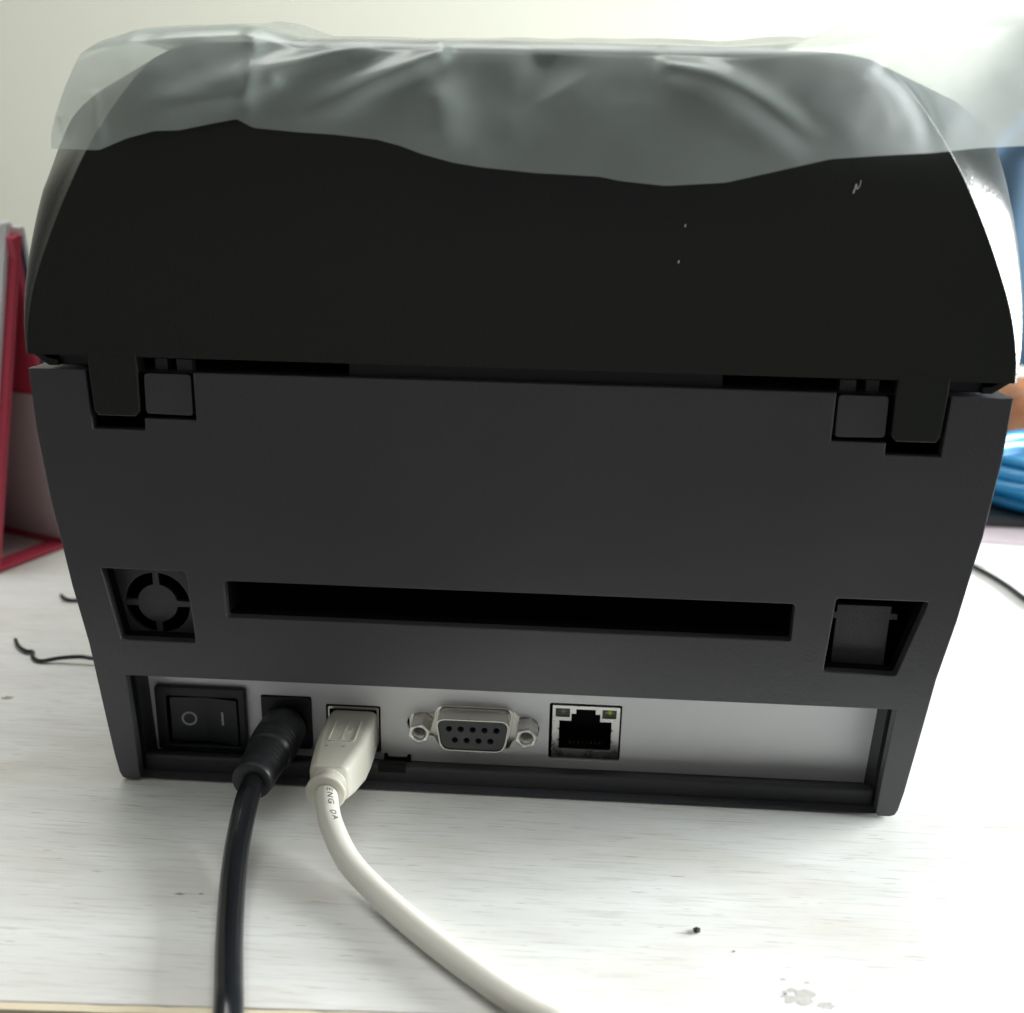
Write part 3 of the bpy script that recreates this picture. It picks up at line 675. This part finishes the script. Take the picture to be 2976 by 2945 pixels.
slab('lining_sheet', Bk_.lerp(A, 0.03) - nb * 2.3, Bk_.lerp(A, 0.52) - nb * 2.3, -nb, 0.4, 1.5, 188, M_lining)
slab('page_stack', F.lerp(A, 0.2) - nf * 0.2, F.lerp(A, 1.03) - nf * 0.2, -nf, 1.8, 3.2, 187, M_paper)
slab('cover_sheet', Bk_.lerp(A, 0.25) + nb * 0.3, Bk_.lerp(A, 0.985) + nb * 0.3, nb, 1.5, 0.6, 188, M_navy)
slab('turned_page', Bk_.lerp(A, 0.2) + nb * 2.6, Bk_.lerp(A, 1.02) + nb * 2.2, nb, 1.4, 0.3, 188, M_paper)
for k in range(46):
    c = A + U * (5 + k * 4) + Vector((0, 0, 0.6)); w_ = (nf + nb).normalized()
    pts = [c + (w_ * math.cos(a) + Vector((0, 0, 1)) * math.sin(a)) * 3.4 for a in [2 * math.pi * q / 10 for q in range(11)]]
    if k < 46: tube('binding_ring', pts, 0.4, M_paper, cal, seg=6, raw=True)

# ------------------------------------------------------------------ small things on the desk
def wire(name, pts, r, label, m=M_bcable):
    o = tube(name, pts, r, m, None, seg=10, n=6); return tag(o, label, 'wire')
wire('black_wire', [(-150.3, 69.8, 0.8), (-147.2, 65.6, 0.8), (-143.6, 62.6, 0.9), (-141.0, 61.8, 1.0), (-139.6, 59.0, 0.8), (-136.4, 57.0, 0.7), (-131, 57.6, 1.6), (-125, 57.6, 2.3), (-120.6, 57.6, 2.0), (-116, 60, 1.2), (-108, 66, 0.8)], 0.62, 'thin kinked black wire on the desk left of the printer, nearer the front')
w2 = wire('black_wire', [(-152.6, 104.4, 0.7), (-150.2, 102.0, 0.7), (-147.5, 100.6, 0.8), (-143, 101.4, 0.7), (-136, 100.6, 0.7), (-126, 99, 0.6), (-112, 101, 0.6)], 0.6, 'short black wire with frayed end below the calendar base')
for k, (dx, dy) in enumerate(((-2.4, 1.0), (-2.0, -1.2), (-1.2, -2.0))):
    tube('strand', [(-150.2, 102.0, 0.8), (-150.2 + dx * 0.6 + 1, 102.0 + dy * 0.5, 1.0), (-150.2 + dx + 1.4, 102 + dy, 1.3)], 0.22, M_bcable, w2, seg=6, n=3)
wire('black_wire', [(150, 176, 1), (158, 172, 1), (164.2, 163.5, 1.0), (168.6, 148, 1.0), (171.0, 130, 1.0), (176, 105, 1.0), (188, 80, 1.0)], 0.95, 'straight black cord on the white desk right of the printer')
# papers, black folder, blue cable coil, brown case
def sheet(name, pts, z, t, m, label, cat):
    n_ = len(pts); v = [(x, y, z) for x, y in pts] + [(x, y, z + t) for x, y in pts]
    f = [tuple(range(n_))[::-1], tuple(range(n_, 2 * n_))] + [(k, (k + 1) % n_, n_ + (k + 1) % n_, n_ + k) for k in range(n_)]
    return tag(mesh(name, v, f, m), label, cat)
sheet('paper_sheet', [(150, 178), (200, 152), (290, 165), (300, 262), (160, 262)], 0.1, 0.3, M_paper, 'white paper sheet lying flat in front of the blue cable', 'paper')
sheet('printed_paper', [(160, 195), (240, 186), (330, 190), (330, 268), (165, 268)], 0.5, 0.5, M_pinkpaper, 'pinkish printed paper tucked under the black folder', 'paper')
tag(box('black_folder', 166, 330, 212, 300, 1.1, 5.0, M_black, None, bevel=0.8), 'thin black folder lying under the blue cable coil', 'folder')
coil = empty('cable_coil', (255, 262, 5), 'coiled bundle of bright blue network cable right of the printer', 'cable coil')
for k in range(9):
    r = 50 + random.uniform(-4, 5) - (k % 2) * 6; cx, cy = 252 + random.uniform(-3, 3), 246 + random.uniform(-2, 2)
    z0 = 8 + (k // 2) * 3.9 + random.uniform(-.5, .5); tl = random.uniform(-1.4, 1.4); ph = random.uniform(0, 6)
    pts = [(cx + 1.25 * r * math.cos(a), cy + 0.85 * r * math.sin(a), max(7.9, z0 + tl * math.sin(a + ph) + 0.6 * math.sin(3 * a + ph))) for a in [2 * math.pi * q / 40 for q in range(41)]]
    tube('cable_loop', pts, 2.8, M_blue, coil, seg=10, n=2)
cs = loft('leather_case', [[(x, y, z) for x, z in rrect(236 + i_, 360 - i_, 0.2, 34 - i_, 12 - i_ * 0.5, 6)] for y, i_ in ((340, 4), (342, 1.5), (346, 0), (380, 0), (384, 1.5), (386, 4))], M_leather, None)
tag(cs, 'rounded orange brown leather case behind the blue cable coil', 'leather case')
# crumb and specks
def nugget(name, c, r, m, seed):
    v = []; f = []; a = 8; b = 5
    for i in range(b):
        ph = math.pi * (i + 0.5) / b
        for k in range(a):
            th_ = 2 * math.pi * k / a; d = Vector((math.sin(ph) * math.cos(th_), math.sin(ph) * math.sin(th_), math.cos(ph)))
            q = 1 + 0.9 * noise.noise(d * 2.4 + Vector((seed, 0, 0))); v.append(Vector(c) + Vector((d.x * r[0], d.y * r[1], d.z * r[2])) * q)
    for i in range(b - 1):
        for k in range(a): f.append((i * a + k, i * a + (k + 1) % a, (i + 1) * a + (k + 1) % a, (i + 1) * a + k))
    f.append(tuple(range(a))); f.append(tuple((b - 1) * a + k for k in range(a))[::-1])
    return mesh(name, v, f, m)
tag(nugget('crumb', (40.1, -41.2, 0.35), (0.75, 0.6, 0.35), M_crumb, 2.0), 'small jagged black crumb on the bright desk in front of the printer', 'crumb')
tag(nugget('speck', (46.5, -46.2, 0.1), (0.2, 0.16, 0.1), M_crumb, 5.0), 'tiny dark speck on the desk between the crumb and the grey scuff', 'speck')
lint = tube('lint', [(65.1, -0.2, 137.6), (65.0, -0.3, 136.7), (64.5, -0.35, 136.0), (64.3, -0.3, 136.9), (64.1, -0.3, 136.0), (63.9, -0.25, 135.2)], lambda t: 0.05 + 0.09 * t, M_dust, None, seg=6, n=4)
tag(lint, 'curled pale lint thread stuck on the upper right of the printer lid', 'lint')
for c, lb in (((33.0, -0.15, 128.6), 'upper of two pale dust specks on the printer lid'), ((32.2, -0.15, 121.8), 'lower of two pale dust specks on the printer lid')):
    tag(nugget('dust_speck', c, (0.12, 0.12, 0.32), M_dust, 1.0), lb, 'dust speck', 'dust specks on the lid')
